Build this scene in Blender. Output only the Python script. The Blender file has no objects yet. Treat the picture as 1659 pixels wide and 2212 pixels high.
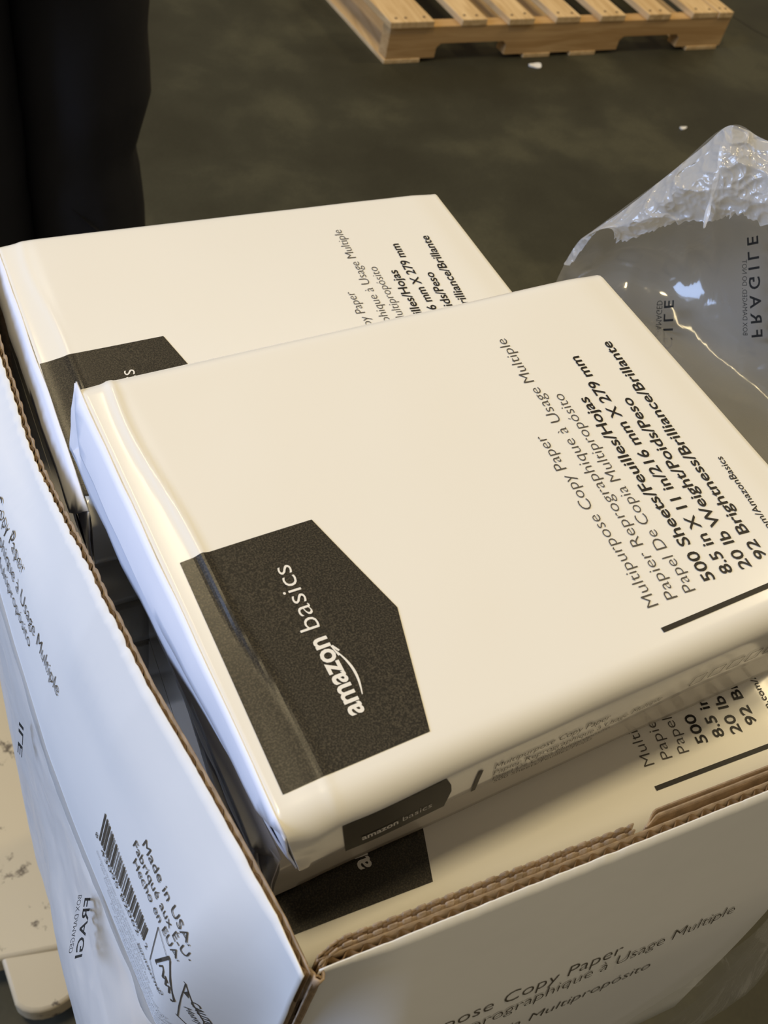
import bpy, bmesh, math, random
from mathutils import Vector, Matrix, noise

random.seed(4)
SC = bpy.context.scene
COL = SC.collection

# ------------------------------------------------------------------ camera
cam = bpy.data.cameras.new('camera')
cam_ob = bpy.data.objects.new('camera', cam)
COL.objects.link(cam_ob)
RIGHT = Vector((0.9058966959726692, -0.38343129638663154, 0.1798099473807513))
DOWN = Vector((-0.20462801061154126, -0.768032194095288, -0.6068392918280264))
FWD = Vector((0.3707810047709624, 0.5129395577327144, -0.7742186104173618))
EYE = Vector((-0.07117188710758449, -0.0981584581523132, 1.4112760220314584))
rot = Matrix((RIGHT, -DOWN, -FWD)).transposed().to_4x4()
cam_ob.matrix_world = Matrix.Translation(EYE) @ rot
cam.sensor_fit = 'VERTICAL'
cam.sensor_height = 36.0
cam.lens = 36.0 * 2200.0 / 2212.0
cam.clip_start = 0.02
cam.dof.use_dof = True
cam.dof.focus_distance = 0.48
cam.dof.aperture_fstop = 22.0
SC.camera = cam_ob

# ------------------------------------------------------------------ world, lamps, exposure
SC.view_settings.view_transform = 'Standard'
SC.view_settings.look = 'None'
SC.view_settings.gamma = 1.0
SC.view_settings.exposure = 0.0
world = bpy.data.worlds.new('world')
SC.world = world
world.use_nodes = True
world.node_tree.nodes['Background'].inputs[0].default_value = (1.0, 0.86, 0.64, 1)
world.node_tree.nodes['Background'].inputs[1].default_value = 0.26


def area_light(name, loc, target, size, size_y, power, colour):
    l = bpy.data.lights.new(name, 'AREA')
    l.shape = 'RECTANGLE'
    l.size = size
    l.size_y = size_y
    l.energy = power
    l.color = colour
    o = bpy.data.objects.new(name, l)
    COL.objects.link(o)
    o.location = loc
    if target:
        d = Vector(target) - Vector(loc)
        o.rotation_euler = d.to_track_quat('-Z', 'Y').to_euler()
    return o


WARM = (1.0, 0.81, 0.47)
area_light('high_bay_lamp', (-0.6, 0.62, 6.0), None, 0.6, 0.6, 106, WARM)
area_light('strip_lamp', (-0.2, 4.4, 6.0), None, 0.13, 3.6, 80, WARM)
area_light('high_bay_lamp', (5.6, 1.4, 6.0), None, 1.0, 1.0, 150, WARM)
area_light('dock_door_daylight', (-4.4, 1.5, 3.0), (0.0, 0.3, 0.9), 2.6, 2.6, 235, (0.45, 0.62, 1.0))

FZ = 1.09           # height of the top of the uppermost ream
PH = 0.0866         # its turn against the carton


# ------------------------------------------------------------------ materials
def nodes_of(name):
    m = bpy.data.materials.new(name)
    m.use_nodes = True
    nt = m.node_tree
    return m, nt, nt.nodes['Principled BSDF']


def plain(name, col, rough=0.5, spec=0.5, var=0.0, scale=30.0, bump=0.0, bscale=200.0, metallic=0.0, coat=0.0):
    m, nt, b = nodes_of(name)
    b.inputs['Base Color'].default_value = (*col, 1)
    b.inputs['Roughness'].default_value = rough
    b.inputs['Specular IOR Level'].default_value = spec
    b.inputs['Metallic'].default_value = metallic
    b.inputs['Coat Weight'].default_value = coat
    b.inputs['Coat Roughness'].default_value = 0.15
    tc = nt.nodes.new('ShaderNodeTexCoord')
    if var > 0:
        n = nt.nodes.new('ShaderNodeTexNoise')
        n.inputs['Scale'].default_value = scale
        n.inputs['Detail'].default_value = 6
        nt.links.new(tc.outputs['Object'], n.inputs['Vector'])
        r = nt.nodes.new('ShaderNodeValToRGB')
        r.color_ramp.elements[0].position = 0.3
        r.color_ramp.elements[1].position = 0.7
        r.color_ramp.elements[0].color = (*[c * (1 - var) for c in col], 1)
        r.color_ramp.elements[1].color = (*[min(1, c * (1 + var)) for c in col], 1)
        nt.links.new(n.outputs['Fac'], r.inputs['Fac'])
        nt.links.new(r.outputs['Color'], b.inputs['Base Color'])
    if bump > 0:
        n2 = nt.nodes.new('ShaderNodeTexNoise')
        n2.inputs['Scale'].default_value = bscale
        n2.inputs['Detail'].default_value = 3
        nt.links.new(tc.outputs['Object'], n2.inputs['Vector'])
        bp = nt.nodes.new('ShaderNodeBump')
        bp.inputs['Strength'].default_value = bump
        bp.inputs['Distance'].default_value = 0.002
        nt.links.new(n2.outputs['Fac'], bp.inputs['Height'])
        nt.links.new(bp.outputs['Normal'], b.inputs['Normal'])
    return m


M_WRAP = plain('ream_wrapper_paper', (0.83, 0.81, 0.755), 0.20, 0.5, bump=0.05, bscale=35)
M_FLAP = plain('ream_end_paper', (0.85, 0.87, 0.96), 0.45, 0.4, bump=0.08, bscale=40)
M_CARTON = plain('white_carton_board', (0.79, 0.79, 0.78), 0.6, 0.3, var=0.02, scale=12, bump=0.06, bscale=60)
M_KRAFT = plain('kraft_board', (0.15, 0.095, 0.05), 0.85, 0.1, var=0.25, scale=160, bump=0.15, bscale=400)
M_KRAFTL = plain('torn_pale_board', (0.32, 0.24, 0.165), 0.85, 0.1, var=0.25, scale=220, bump=0.15, bscale=400)
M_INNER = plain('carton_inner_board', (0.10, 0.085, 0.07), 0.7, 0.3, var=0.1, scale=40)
M_GREYTXT = plain('grey_print', (0.085, 0.075, 0.062), 0.5, 0.3)
M_BLKTXT = plain('black_print', (0.014, 0.011, 0.009), 0.45, 0.3)
M_WHTTXT = plain('white_print', (0.80, 0.78, 0.74), 0.5, 0.3)
M_FILMTXT = plain('film_print', (0.015, 0.015, 0.014), 0.6, 0.2)


def label_mat():
    m, nt, b = nodes_of('black_label_print')
    b.inputs['Roughness'].default_value = 0.27
    b.inputs['Specular IOR Level'].default_value = 0.45
    tc = nt.nodes.new('ShaderNodeTexCoord')
    n = nt.nodes.new('ShaderNodeTexNoise')
    n.inputs['Scale'].default_value = 1500
    n.inputs['Detail'].default_value = 2
    nt.links.new(tc.outputs['Object'], n.inputs['Vector'])
    r = nt.nodes.new('ShaderNodeValToRGB')
    r.color_ramp.elements[0].position = 0.42
    r.color_ramp.elements[0].color = (0.017, 0.015, 0.012, 1)
    r.color_ramp.elements[1].position = 0.78
    r.color_ramp.elements[1].color = (0.085, 0.072, 0.05, 1)
    nt.links.new(n.outputs['Fac'], r.inputs['Fac'])
    nt.links.new(r.outputs['Color'], b.inputs['Base Color'])
    n2 = nt.nodes.new('ShaderNodeTexNoise')
    n2.inputs['Scale'].default_value = 25
    nt.links.new(tc.outputs['Object'], n2.inputs['Vector'])
    bp = nt.nodes.new('ShaderNodeBump')
    bp.inputs['Strength'].default_value = 0.08
    bp.inputs['Distance'].default_value = 0.002
    nt.links.new(n2.outputs['Fac'], bp.inputs['Height'])
    nt.links.new(bp.outputs['Normal'], b.inputs['Normal'])
    return m


M_LABEL = label_mat()


def film_mat(name, veil, rough, colour=(0.75, 0.74, 0.72), crinkle=0.25, scale=40.0):
    m = bpy.data.materials.new(name)
    m.use_nodes = True
    nt = m.node_tree
    nt.nodes.clear()
    out = nt.nodes.new('ShaderNodeOutputMaterial')
    tr = nt.nodes.new('ShaderNodeBsdfTransparent')
    tr.inputs[0].default_value = (0.95, 0.95, 0.93, 1)
    df = nt.nodes.new('ShaderNodeBsdfDiffuse')
    df.inputs[0].default_value = (*colour, 1)
    tl = nt.nodes.new('ShaderNodeBsdfTranslucent')
    tl.inputs[0].default_value = (*colour, 1)
    ad = nt.nodes.new('ShaderNodeMixShader')
    ad.inputs[0].default_value = 0.35
    gl = nt.nodes.new('ShaderNodeBsdfGlossy')
    gl.inputs[0].default_value = (1, 1, 1, 1)
    gl.inputs['Roughness'].default_value = rough
    tc = nt.nodes.new('ShaderNodeTexCoord')
    n = nt.nodes.new('ShaderNodeTexNoise')
    n.inputs['Scale'].default_value = scale
    n.inputs['Detail'].default_value = 4
    n.inputs['Distortion'].default_value = 1.2
    nt.links.new(tc.outputs['Object'], n.inputs['Vector'])
    bp = nt.nodes.new('ShaderNodeBump')
    bp.inputs['Strength'].default_value = crinkle
    bp.inputs['Distance'].default_value = 0.01
    nt.links.new(n.outputs['Fac'], bp.inputs['Height'])
    nt.links.new(bp.outputs['Normal'], gl.inputs['Normal'])
    vn = nt.nodes.new('ShaderNodeTexNoise')
    vn.inputs['Scale'].default_value = 9
    vn.inputs['Detail'].default_value = 4
    nt.links.new(tc.outputs['Object'], vn.inputs['Vector'])
    mr = nt.nodes.new('ShaderNodeMapRange')
    mr.inputs['To Min'].default_value = max(0, veil - 0.08)
    mr.inputs['To Max'].default_value = veil + 0.08
    nt.links.new(vn.outputs['Fac'], mr.inputs['Value'])
    m1 = nt.nodes.new('ShaderNodeMixShader')
    nt.links.new(df.outputs[0], ad.inputs[1])
    nt.links.new(tl.outputs[0], ad.inputs[2])
    nt.links.new(mr.outputs[0], m1.inputs[0])
    nt.links.new(tr.outputs[0], m1.inputs[1])
    nt.links.new(ad.outputs[0], m1.inputs[2])
    lw = nt.nodes.new('ShaderNodeLayerWeight')
    pw = nt.nodes.new('ShaderNodeMath')
    pw.operation = 'POWER'
    pw.inputs[1].default_value = 4.0
    nt.links.new(lw.outputs['Facing'], pw.inputs[0])
    fr = nt.nodes.new('ShaderNodeMapRange')
    fr.inputs['To Min'].default_value = 0.06
    fr.inputs['To Max'].default_value = 0.35
    nt.links.new(pw.outputs[0], fr.inputs['Value'])
    m2 = nt.nodes.new('ShaderNodeMixShader')
    nt.links.new(fr.outputs[0], m2.inputs[0])
    nt.links.new(m1.outputs[0], m2.inputs[1])
    nt.links.new(gl.outputs[0], m2.inputs[2])
    nt.links.new(m2.outputs[0], out.inputs[0])
    return m


M_FILM = film_mat('clear_film', 0.30, 0.10, crinkle=0.12, scale=14)
M_FILMW = film_mat('creased_milky_film', 0.53, 0.08, colour=(.9, .9, .9), crinkle=0.2, scale=70)
M_FILML = film_mat('milky_film_fold', 0.84, 0.2, colour=(0.9, 0.9, 0.9), crinkle=0.2, scale=25)
M_FILMF = film_mat('clear_front_film', 0.10, 0.12, crinkle=0.5, scale=22)


def floor_mat():
    m, nt, b = nodes_of('worn_concrete')
    b.inputs['Specular IOR Level'].default_value = 0.35
    tc = nt.nodes.new('ShaderNodeTexCoord')
    a = nt.nodes.new('ShaderNodeTexNoise')
    a.inputs['Scale'].default_value = 3.0
    a.inputs['Detail'].default_value = 5
    a.inputs['Roughness'].default_value = 0.55
    a.inputs['Distortion'].default_value = 0.15
    nt.links.new(tc.outputs['Object'], a.inputs['Vector'])
    r = nt.nodes.new('ShaderNodeValToRGB')
    r.color_ramp.elements[0].position = 0.38
    r.color_ramp.elements[0].color = (0.025, 0.0235, 0.013, 1)
    r.color_ramp.elements[1].position = 0.64
    r.color_ramp.elements[1].color = (0.056, 0.053, 0.031, 1)
    e = r.color_ramp.elements.new(0.52)
    e.color = (0.034, 0.0325, 0.019, 1)
    nt.links.new(a.outputs['Fac'], r.inputs['Fac'])
    c = nt.nodes.new('ShaderNodeTexNoise')
    c.inputs['Scale'].default_value = 160
    c.inputs['Detail'].default_value = 3
    nt.links.new(tc.outputs['Object'], c.inputs['Vector'])
    mx = nt.nodes.new('ShaderNodeMixRGB')
    mx.blend_type = 'OVERLAY'
    mx.inputs[0].default_value = 0.30
    nt.links.new(r.outputs['Color'], mx.inputs[1])
    nt.links.new(c.outputs['Fac'], mx.inputs[2])
    nt.links.new(mx.outputs[0], b.inputs['Base Color'])
    rr = nt.nodes.new('ShaderNodeMapRange')
    rr.inputs['To Min'].default_value = 0.42
    rr.inputs['To Max'].default_value = 0.65
    nt.links.new(a.outputs['Fac'], rr.inputs['Value'])
    nt.links.new(rr.outputs[0], b.inputs['Roughness'])
    return m


def wood_mat(name, c1, c2, axis='X'):
    m, nt, b = nodes_of(name)
    b.inputs['Roughness'].default_value = 0.75
    b.inputs['Specular IOR Level'].default_value = 0.2
    tc = nt.nodes.new('ShaderNodeTexCoord')
    mp = nt.nodes.new('ShaderNodeMapping')
    mp.inputs['Scale'].default_value = (2.5, 30, 30) if axis == 'X' else (30, 2.5, 30)
    nt.links.new(tc.outputs['Object'], mp.inputs['Vector'])
    n = nt.nodes.new('ShaderNodeTexNoise')
    n.inputs['Scale'].default_value = 1.2
    n.inputs['Detail'].default_value = 6
    n.inputs['Distortion'].default_value = 1.5
    nt.links.new(mp.outputs[0], n.inputs['Vector'])
    r = nt.nodes.new('ShaderNodeValToRGB')
    r.color_ramp.elements[0].position = 0.35
    r.color_ramp.elements[0].color = (*c1, 1)
    r.color_ramp.elements[1].position = 0.65
    r.color_ramp.elements[1].color = (*c2, 1)
    nt.links.new(n.outputs['Fac'], r.inputs['Fac'])
    # knots
    v = nt.nodes.new('ShaderNodeTexVoronoi')
    v.inputs['Scale'].default_value = 5.0
    nt.links.new(tc.outputs['Object'], v.inputs['Vector'])
    k = nt.nodes.new('ShaderNodeValToRGB')
    k.color_ramp.elements[0].position = 0.03
    k.color_ramp.elements[0].color = (0.35, 0.25, 0.18, 1)
    k.color_ramp.elements[1].position = 0.10
    k.color_ramp.elements[1].color = (1, 1, 1, 1)
    nt.links.new(v.outputs['Distance'], k.inputs['Fac'])
    mx = nt.nodes.new('ShaderNodeMixRGB')
    mx.blend_type = 'MULTIPLY'
    mx.inputs[0].default_value = 0.8
    nt.links.new(r.outputs['Color'], mx.inputs[1])
    nt.links.new(k.outputs['Color'], mx.inputs[2])
    nt.links.new(mx.outputs[0], b.inputs['Base Color'])
    return m


# ------------------------------------------------------------------ object helpers
def link_mesh(name, verts, faces, mat, parent=None, smooth=True, angle=40):
    me = bpy.data.meshes.new(name)
    me.from_pydata([tuple(v) for v in verts], [], faces)
    me.validate()
    me.materials.append(mat)
    if smooth:
        me.shade_smooth()
        me.set_sharp_from_angle(angle=math.radians(angle))
    o = bpy.data.objects.new(name, me)
    COL.objects.link(o)
    if parent:
        o.parent = parent
    return o


def tag(o, label, cat, group=None, kind=None):
    if label:
        o['label'] = label
    if cat:
        o['category'] = cat
    if group:
        o['group'] = group
    if kind:
        o['kind'] = kind
    return o


def empty(name, loc, rotz=0.0):
    o = bpy.data.objects.new(name, None)
    o.empty_display_size = 0.05
    COL.objects.link(o)
    o.location = loc
    o.rotation_euler = (0, 0, rotz)
    return o


def smooth01(x):
    x = min(1.0, max(0.0, x))
    return x * x * (3 - 2 * x)


def interp(x, xs, ys):
    if x <= xs[0]:
        return ys[0]
    for i in range(1, len(xs)):
        if x <= xs[i]:
            t = (x - xs[i - 1]) / (xs[i] - xs[i - 1])
            return ys[i - 1] + t * (ys[i] - ys[i - 1])
    return ys[-1]


def box_mesh(bm, lo, hi):
    vs = [bm.verts.new((x, y, z)) for z in (lo[2], hi[2]) for y in (lo[1], hi[1]) for x in (lo[0], hi[0])]
    for f in ((0, 2, 3, 1), (4, 5, 7, 6), (0, 1, 5, 4), (2, 6, 7, 3), (0, 4, 6, 2), (1, 3, 7, 5)):
        bm.faces.new([vs[i] for i in f])


def bm_object(name, bm, mat, parent=None, smooth=False, bevel=0.0):
    bmesh.ops.recalc_face_normals(bm, faces=bm.faces)
    me = bpy.data.meshes.new(name)
    bm.to_mesh(me)
    bm.free()
    me.materials.append(mat)
    if smooth:
        me.shade_smooth()
        me.set_sharp_from_angle(angle=math.radians(40))
    o = bpy.data.objects.new(name, me)
    COL.objects.link(o)
    if parent:
        o.parent = parent
    if bevel:
        b = o.modifiers.new('bevel', 'BEVEL')
        b.width = bevel
        b.segments = 2
    return o


# ---- flat lettering: turned into plain meshes, then laid on whatever surface carries it
_text_cache = {}


def glyphs(s, weight):
    key = (s, weight)
    if key in _text_cache:
        return _text_cache[key]
    cu = bpy.data.curves.new('lettering', 'FONT')
    cu.body = s
    cu.size = 1.0
    cu.offset = weight
    cu.resolution_u = 3
    ob = bpy.data.objects.new('lettering', cu)
    COL.objects.link(ob)
    dg = bpy.context.evaluated_depsgraph_get()
    ev = ob.evaluated_get(dg)
    me = bpy.data.meshes.new_from_object(ev)
    vs = [(v.co.x, v.co.y) for v in me.vertices]
    fs = [tuple(p.vertices) for p in me.polygons]
    bpy.data.objects.remove(ob)
    bpy.data.meshes.remove(me)
    bpy.data.curves.remove(cu)
    _text_cache[key] = (vs, fs)
    return vs, fs


def cap_height():
    vs, _ = glyphs('H', 0.0)
    return max(v[1] for v in vs) - min(v[1] for v in vs)


CAPH = cap_height()


class Print:
    """lettering and marks collected into one mesh, laid on a surface by a map (u, v) -> point"""

    def __init__(self, fmap):
        self.v, self.f, self.m = [], [], fmap

    def text(self, s, p0, p1, cap, weight=0.0, flip=False, fit=True):
        vs, fs = glyphs(s, weight)
        if not vs:
            return
        x0, x1 = min(v[0] for v in vs), max(v[0] for v in vs)
        dx, dy = p1[0] - p0[0], p1[1] - p0[1]
        L = math.hypot(dx, dy)
        rx, ry = dx / L, dy / L
        ux, uy = (-ry, rx) if not flip else (ry, -rx)
        sv = cap / CAPH
        su = L / (x1 - x0) if fit else sv
        base = len(self.v)
        for a, b in vs:
            a = (a - x0) * su
            b = b * sv
            self.v.append(self.m(p0[0] + rx * a + ux * b, p0[1] + ry * a + uy * b))
        if flip:
            fs = [tuple(reversed(f)) for f in fs]
        self.f += [tuple(base + i for i in f) for f in fs]

    def poly(self, pts, step=0.008):
        bm = bmesh.new()
        bm.faces.new([bm.verts.new((p[0], p[1], 0)) for p in pts])
        xs = [p[0] for p in pts]
        ys = [p[1] for p in pts]
        for ax, lo, hi in ((0, min(xs), max(xs)), (1, min(ys), max(ys))):
            n = int((hi - lo) / step)
            for i in range(1, n + 1):
                co = [0, 0, 0]
                no = [0, 0, 0]
                co[ax] = lo + i * (hi - lo) / (n + 1)
                no[ax] = 1
                bmesh.ops.bisect_plane(bm, geom=bm.verts[:] + bm.edges[:] + bm.faces[:], plane_co=co, plane_no=no)
        bmesh.ops.triangulate(bm, faces=bm.faces)
        bm.verts.index_update()
        base = len(self.v)
        self.v += [self.m(v.co.x, v.co.y) for v in bm.verts]
        self.f += [tuple(base + v.index for v in f.verts) for f in bm.faces]
        bm.free()

    def line(self, p0, p1, w):
        dx, dy = p1[0] - p0[0], p1[1] - p0[1]
        L = math.hypot(dx, dy)
        nx, ny = -dy / L * w / 2, dx / L * w / 2
        self.poly([(p0[0] + nx, p0[1] + ny), (p1[0] + nx, p1[1] + ny), (p1[0] - nx, p1[1] - ny), (p0[0] - nx, p0[1] - ny)], 0.02)

    def path(self, pts, w, closed=False):
        pp = list(pts) + ([pts[0]] if closed else [])
        for a, b in zip(pp[:-1], pp[1:]):
            self.line(a, b, w)

    def build(self, name, mat, parent):
        return link_mesh(name, self.v, self.f, mat, parent, smooth=False)


# ------------------------------------------------------------------ floor
fl = []
floor = link_mesh('floor', [(-6, -4, 0), (8, -4, 0), (8, 9, 0), (-6, 9, 0)], [(0, 1, 2, 3)], floor_mat(), smooth=False)
tag(floor, None, None, kind='structure')
pj = Print(lambda u, v: (u, v, 0.0006))
pj.path([(2.40, 2.85), (2.573, 2.442), (2.60, 2.36), (2.66, 2.25), (3.2, 1.1), (3.4, 0.6)], 0.007)
joint = pj.build('trim_1', plain('floor_joint_filler', (0.02, 0.018, 0.012), 0.8), None)
tag(joint, None, None, kind='structure')

# ------------------------------------------------------------------ wooden pallet on the floor
M_WOODX = wood_mat('pallet_stringer_wood', (0.42, 0.25, 0.10), (0.56, 0.36, 0.165), 'X')
M_WOODY = wood_mat('pallet_board_wood', (0.54, 0.36, 0.17), (0.72, 0.52, 0.28), 'Y')
M_NAIL = plain('rusty_nail', (.10, .06, .03), .6)
pal = empty('wooden_pallet', (1.212, 2.270, 0))
tag(pal, 'pale wooden pallet lying empty on the dark concrete floor', 'pallet')
PLEN, PDEP, PT = 1.16, 1.0, 0.118
SHEAR = -0.11


def shear(o):
    for v in o.data.vertices:
        v.co.x += SHEAR * v.co.y


for k, y0 in enumerate((0.0, 0.48, 0.962)):
    b0, b1, zt, zb = 0.0, 0.038, PT - 0.018, 0.012
    prof = [(0, zb), (0.150, zb), (0.150, zb + .028), (0.162, zb + .04), (0.362, zb + .04), (0.374, zb + .028), (0.374, zb), (0.765, zb),
            (0.765, zb + .028), (0.777, zb + .04), (0.975, zb + .04), (0.987, zb + .028), (0.987, zb), (PLEN, zb), (PLEN, zt), (0, zt)]
    n = len(prof)
    vs = [(x, y0, z) for x, z in prof] + [(x, y0 + 0.038, z) for x, z in prof]
    fs = [tuple(range(n)), tuple(reversed(range(n, 2 * n)))] + [(i, i + n, (i + 1) % n + n, (i + 1) % n) for i in range(n)]
    s = link_mesh('stringer', vs, fs, M_WOODX, pal, smooth=False)
    shear(s)
BX = [(-.006, .125), (.213, .291), (.360, .442), (.517, .599), (.670, .756), (.839, .921), (1.005, 1.098), (1.103, 1.158)]
for a, b in BX:
    bm = bmesh.new()
    box_mesh(bm, (a, -0.004 + random.uniform(-.003, .003), PT - 0.0178), (b, PDEP + .004, PT))
    o = bm_object('deck_board', bm, M_WOODY, pal, bevel=0.0015)
    shear(o)
    for fx in ((.25, .72) if b - a < .1 else (.2, .45, .8)):
        bm = bmesh.new()
        yy = .018 + random.uniform(-.004, .004)
        bmesh.ops.create_cone(bm, cap_ends=True, segments=10, radius1=.0038, radius2=.0038, depth=.002,
                              matrix=Matrix.Translation((a + fx * (b - a) + random.uniform(-.006, .006) + SHEAR * yy, yy, PT + .0003)))
        bm_object('nail', bm, M_NAIL, o)
for a, b in [(-.004, .105), (.44, .53), (.60, .69), (1.03, 1.15)]:
    bm = bmesh.new()
    box_mesh(bm, (a, -0.002, 0.0), (b, PDEP, 0.0118))
    shear(bm_object('bottom_board', bm, M_WOODY, pal, bevel=0.001))

# scraps on the floor
for (x, y, r, sq, lab) in [(1.672, 2.222, .020, .62, 'white paper scrap on the floor just in front of the pallet'),
                           (1.971, 1.875, .011, .5, 'tiny white scrap on the floor beyond the plastic film')]:
    N = 14
    vs, fs = [], []
    for zz in (0.0007, 0.003):
        for i in range(N):
            a = 2 * math.pi * i / N
            q = r * (1 + .18 * math.sin(3 * a + x * 7))
            vs.append((q * math.cos(a), q * sq * math.sin(a), zz + .002 * math.cos(a) ** 2 * (zz > .001)))
    fs = [tuple(reversed(range(N))), tuple(range(N, 2 * N))] + [(i, (i + 1) % N, (i + 1) % N + N, i + N) for i in range(N)]
    o = link_mesh('paper_scrap', vs, fs, plain('scrap_paper', (.85, .83, .78), .6), smooth=False)
    o.location = (x, y, 0)
    tag(o, lab, 'scrap')


# ------------------------------------------------------------------ reams of copy paper
RA, RB, RH = 0.2794, 0.2159, 0.045


class Ream:
    def __init__(self, h=RH, r=0.011, curl=0.0013, ridge=0.0, dome=0.0012, cx=0.0, cy=0.0, seed=0, fl=0.0):
        self.h, self.r, self.curl, self.ridge, self.dome, self.cx, self.cy, self.seed, self.fl = h, r, curl, ridge, dome, cx, cy, seed, fl

    def deform(self, x, y, z):
        """z runs from 0 (top) to -h (bottom)"""
        top = 1.0 + z / self.h
        dz = top * (self.dome * 16 * max(0, x / RA * (1 - x / RA)) * max(0, y / RB * (1 - y / RB)) ** 1.0 - self.curl * (1 - smooth01(x / .020)) - .0012 * (1 - smooth01((RA - x) / .02)))
        if self.ridge:
            rx = .0155 + .0035 * math.sin(y * 21 + 1) + .0012 * math.sin(y * 60)
            dz += top * self.ridge * math.exp(-((x - rx) / .0019) ** 2) * (0.25 + 0.75 * smooth01((y - .03) / .06))
        w = -z / self.h
        dx = self.cx * w * min(1, max(0, 1 - y / .10)) * (1 - x / RA) - self.fl * w * smooth01((y - .05) / .12) * (1 - x / RA)
        dy = self.cy * w * min(1, max(0, 1 - x / .07))
        s = noise.noise(Vector((x * 18 + self.seed, y * 18, z * 30)))
        s2 = noise.noise(Vector((x * 60 + self.seed, y * 60, z * 60)))
        edge = 1 - smooth01(min(x, RA - x) / .035)
        if y < .02:
            dy += (.0010 * s + .0016 * edge * s2) * smooth01(w * 4)
        dz += top * .0004 * s
        return Vector((x + dx, y + dy, z + self.h + dz))

    def surf(self, x, t, eps=0.0003):
        r = self.r
        if t >= r:
            y, z, n = t, 0.0, (0, 1)
        elif t > r - r * math.pi / 2:
            a = (r - t) / r
            y, z, n = r - r * math.sin(a), -r + r * math.cos(a), (-math.sin(a), math.cos(a))
        else:
            y, z, n = 0.0, -r - ((r - r * math.pi / 2) - t), (-1, 0)
        p = self.deform(x, max(0, y), z)
        return (p.x, p.y + n[0] * eps, p.z + n[1] * eps)

    def wrapper(self, name, parent):
        r, h, d = self.r, self.h, RB
        prof = []
        for i in range(41):
            prof.append((r + (d - 2 * r) * i / 40, 0.0))
        for i in range(1, 8):
            a = math.pi / 2 * i / 7
            prof.append((d - r + r * math.sin(a), -r + r * math.cos(a)))
        for i in range(1, 7):
            prof.append((d, -r - (h - r - .003) * i / 6))
        prof.append((d - .003, -h))
        for i in range(0, 21):
            prof.append((d - .004 - (d - .008) * i / 20, -h))
        prof.append((.003, -h))
        for i in range(6, -1, -1):
            prof.append((0.0, -r - (h - r - .003) * i / 6))
        for i in range(6, 0, -1):
            a = math.pi / 2 * i / 7
            prof.append((r - r * math.sin(a), -r + r * math.cos(a)))
        n = len(prof)
        xs = [0, .0008, .002] + [.0035 + .0015 * i for i in range(24)] + [.04 + i * .2 / 40 for i in range(41)] + [.2455 + .0055 * i for i in range(6)] + [.2765, .2787, RA]
        vs, fs = [], []
        for x in xs:
            for y, z in prof:
                yy, zz = y, z
                if x in (0, RA):
                    zz = max(-h + .0006, min(-.0006, z))
                p = self.deform(x, yy, zz)
                vs.append(p)
        for i in range(len(xs) - 1):
            for j in range(n):
                k = (j + 1) % n
                fs.append((i * n + j, i * n + k, (i + 1) * n + k, (i + 1) * n + j))
        fs.append(tuple(range(n)))
        fs.append(tuple(reversed(range((len(xs) - 1) * n, len(xs) * n))))
        return link_mesh(name, vs, fs, M_WRAP, parent, angle=50)

    def flap(self, parent, x_side, pts, out0, out1, thick=0.0007):
        """folded end flap: pts = (y, w) corners, w = 0 top .. 1 bottom; stands out0..out1 off the end face"""
        bm = bmesh.new()
        bm.faces.new([bm.verts.new((p[0], p[1], 0)) for p in pts])
        for i in range(1, 22):
            bmesh.ops.bisect_plane(bm, geom=bm.verts[:] + bm.edges[:] + bm.faces[:], plane_co=(RB * i / 22, 0, 0), plane_no=(1, 0, 0))
        for i in range(1, 8):
            bmesh.ops.bisect_plane(bm, geom=bm.verts[:] + bm.edges[:] + bm.faces[:], plane_co=(0, i / 8, 0), plane_no=(0, 1, 0))
        bmesh.ops.triangulate(bm, faces=bm.faces)
        bm.verts.index_update()
        sg = -1 if x_side == 0 else 1
        vs = []
        for v in bm.verts:
            y, w = v.co.x, min(.995, max(.004, v.co.y))
            p = self.deform(x_side, y, -w * self.h)
            bulge = out0 + (out1 - out0) * math.sin(math.pi * min(1, max(0, w))) + .0007 * noise.noise(Vector((y * 45 + self.seed, w * 3, out1 * 900)))
            vs.append((p.x + sg * bulge, p.y, p.z))
        fs = [tuple(v.index for v in f.verts) for f in bm.faces]
        bm.free()
        o = link_mesh('end_flap', vs, fs, M_FLAP, parent, angle=60)
        so = o.modifiers.new('thickness', 'SOLIDIFY')
        so.thickness = thick
        so.offset = 0
        return o

    def end_flaps(self, parent, x_side, k=1.0):
        b = RB
        self.flap(parent, x_side, [(.001, .02), (.001, .98), (.030, .72), (.034, .30)], .0006, .0012)
        self.flap(parent, x_side, [(b - .001, .02), (b - .034, .30), (b - .030, .72), (b - .001, .98)], .0006, .0012)
        self.flap(parent, x_side, [(.002, .995), (b - .002, .995), (b - .024, .34), (.022, .36)], .0006, .0026 * k)
        self.flap(parent, x_side, [(.001, .004), (.020, .48), (b - .022, .52), (b - .001, .004)], .0002, .0040 * k)


TOP_ROWS = [  # (words, start (x, y), end (x, y), weight)
    ('Multipurpose Copy Paper', (.1764, .0260), (.1809, .1196), -0.012),
    ('Papier Reprographique à Usage Multiple', (.1867, .0260), (.1980, .1803), -0.012),
    ('Papel De Copia Multipropósito', (.1964, .0259), (.2044, .1394), -0.012),
    ('500 Sheets/Feuilles/Hojas', (.2083, .0269), (.2154, .1337), 0.012),
    ('8.5 in X 11 in/216 mm X 279 mm', (.2186, .0270), (.2279, .1588), 0.012),
    ('20 lb Weight/Poids/Peso', (.2284, .0258), (.2366, .1269), 0.012),
    ('92 Brightness/Brilliance/Brillante', (.2390, .0273), (.2509, .1631), 0.012)]
TAG = [(.0048, .0146), (.0613, .0145), (.0746, .0639), (.0617, .1130), (.0066, .1126)]


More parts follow.
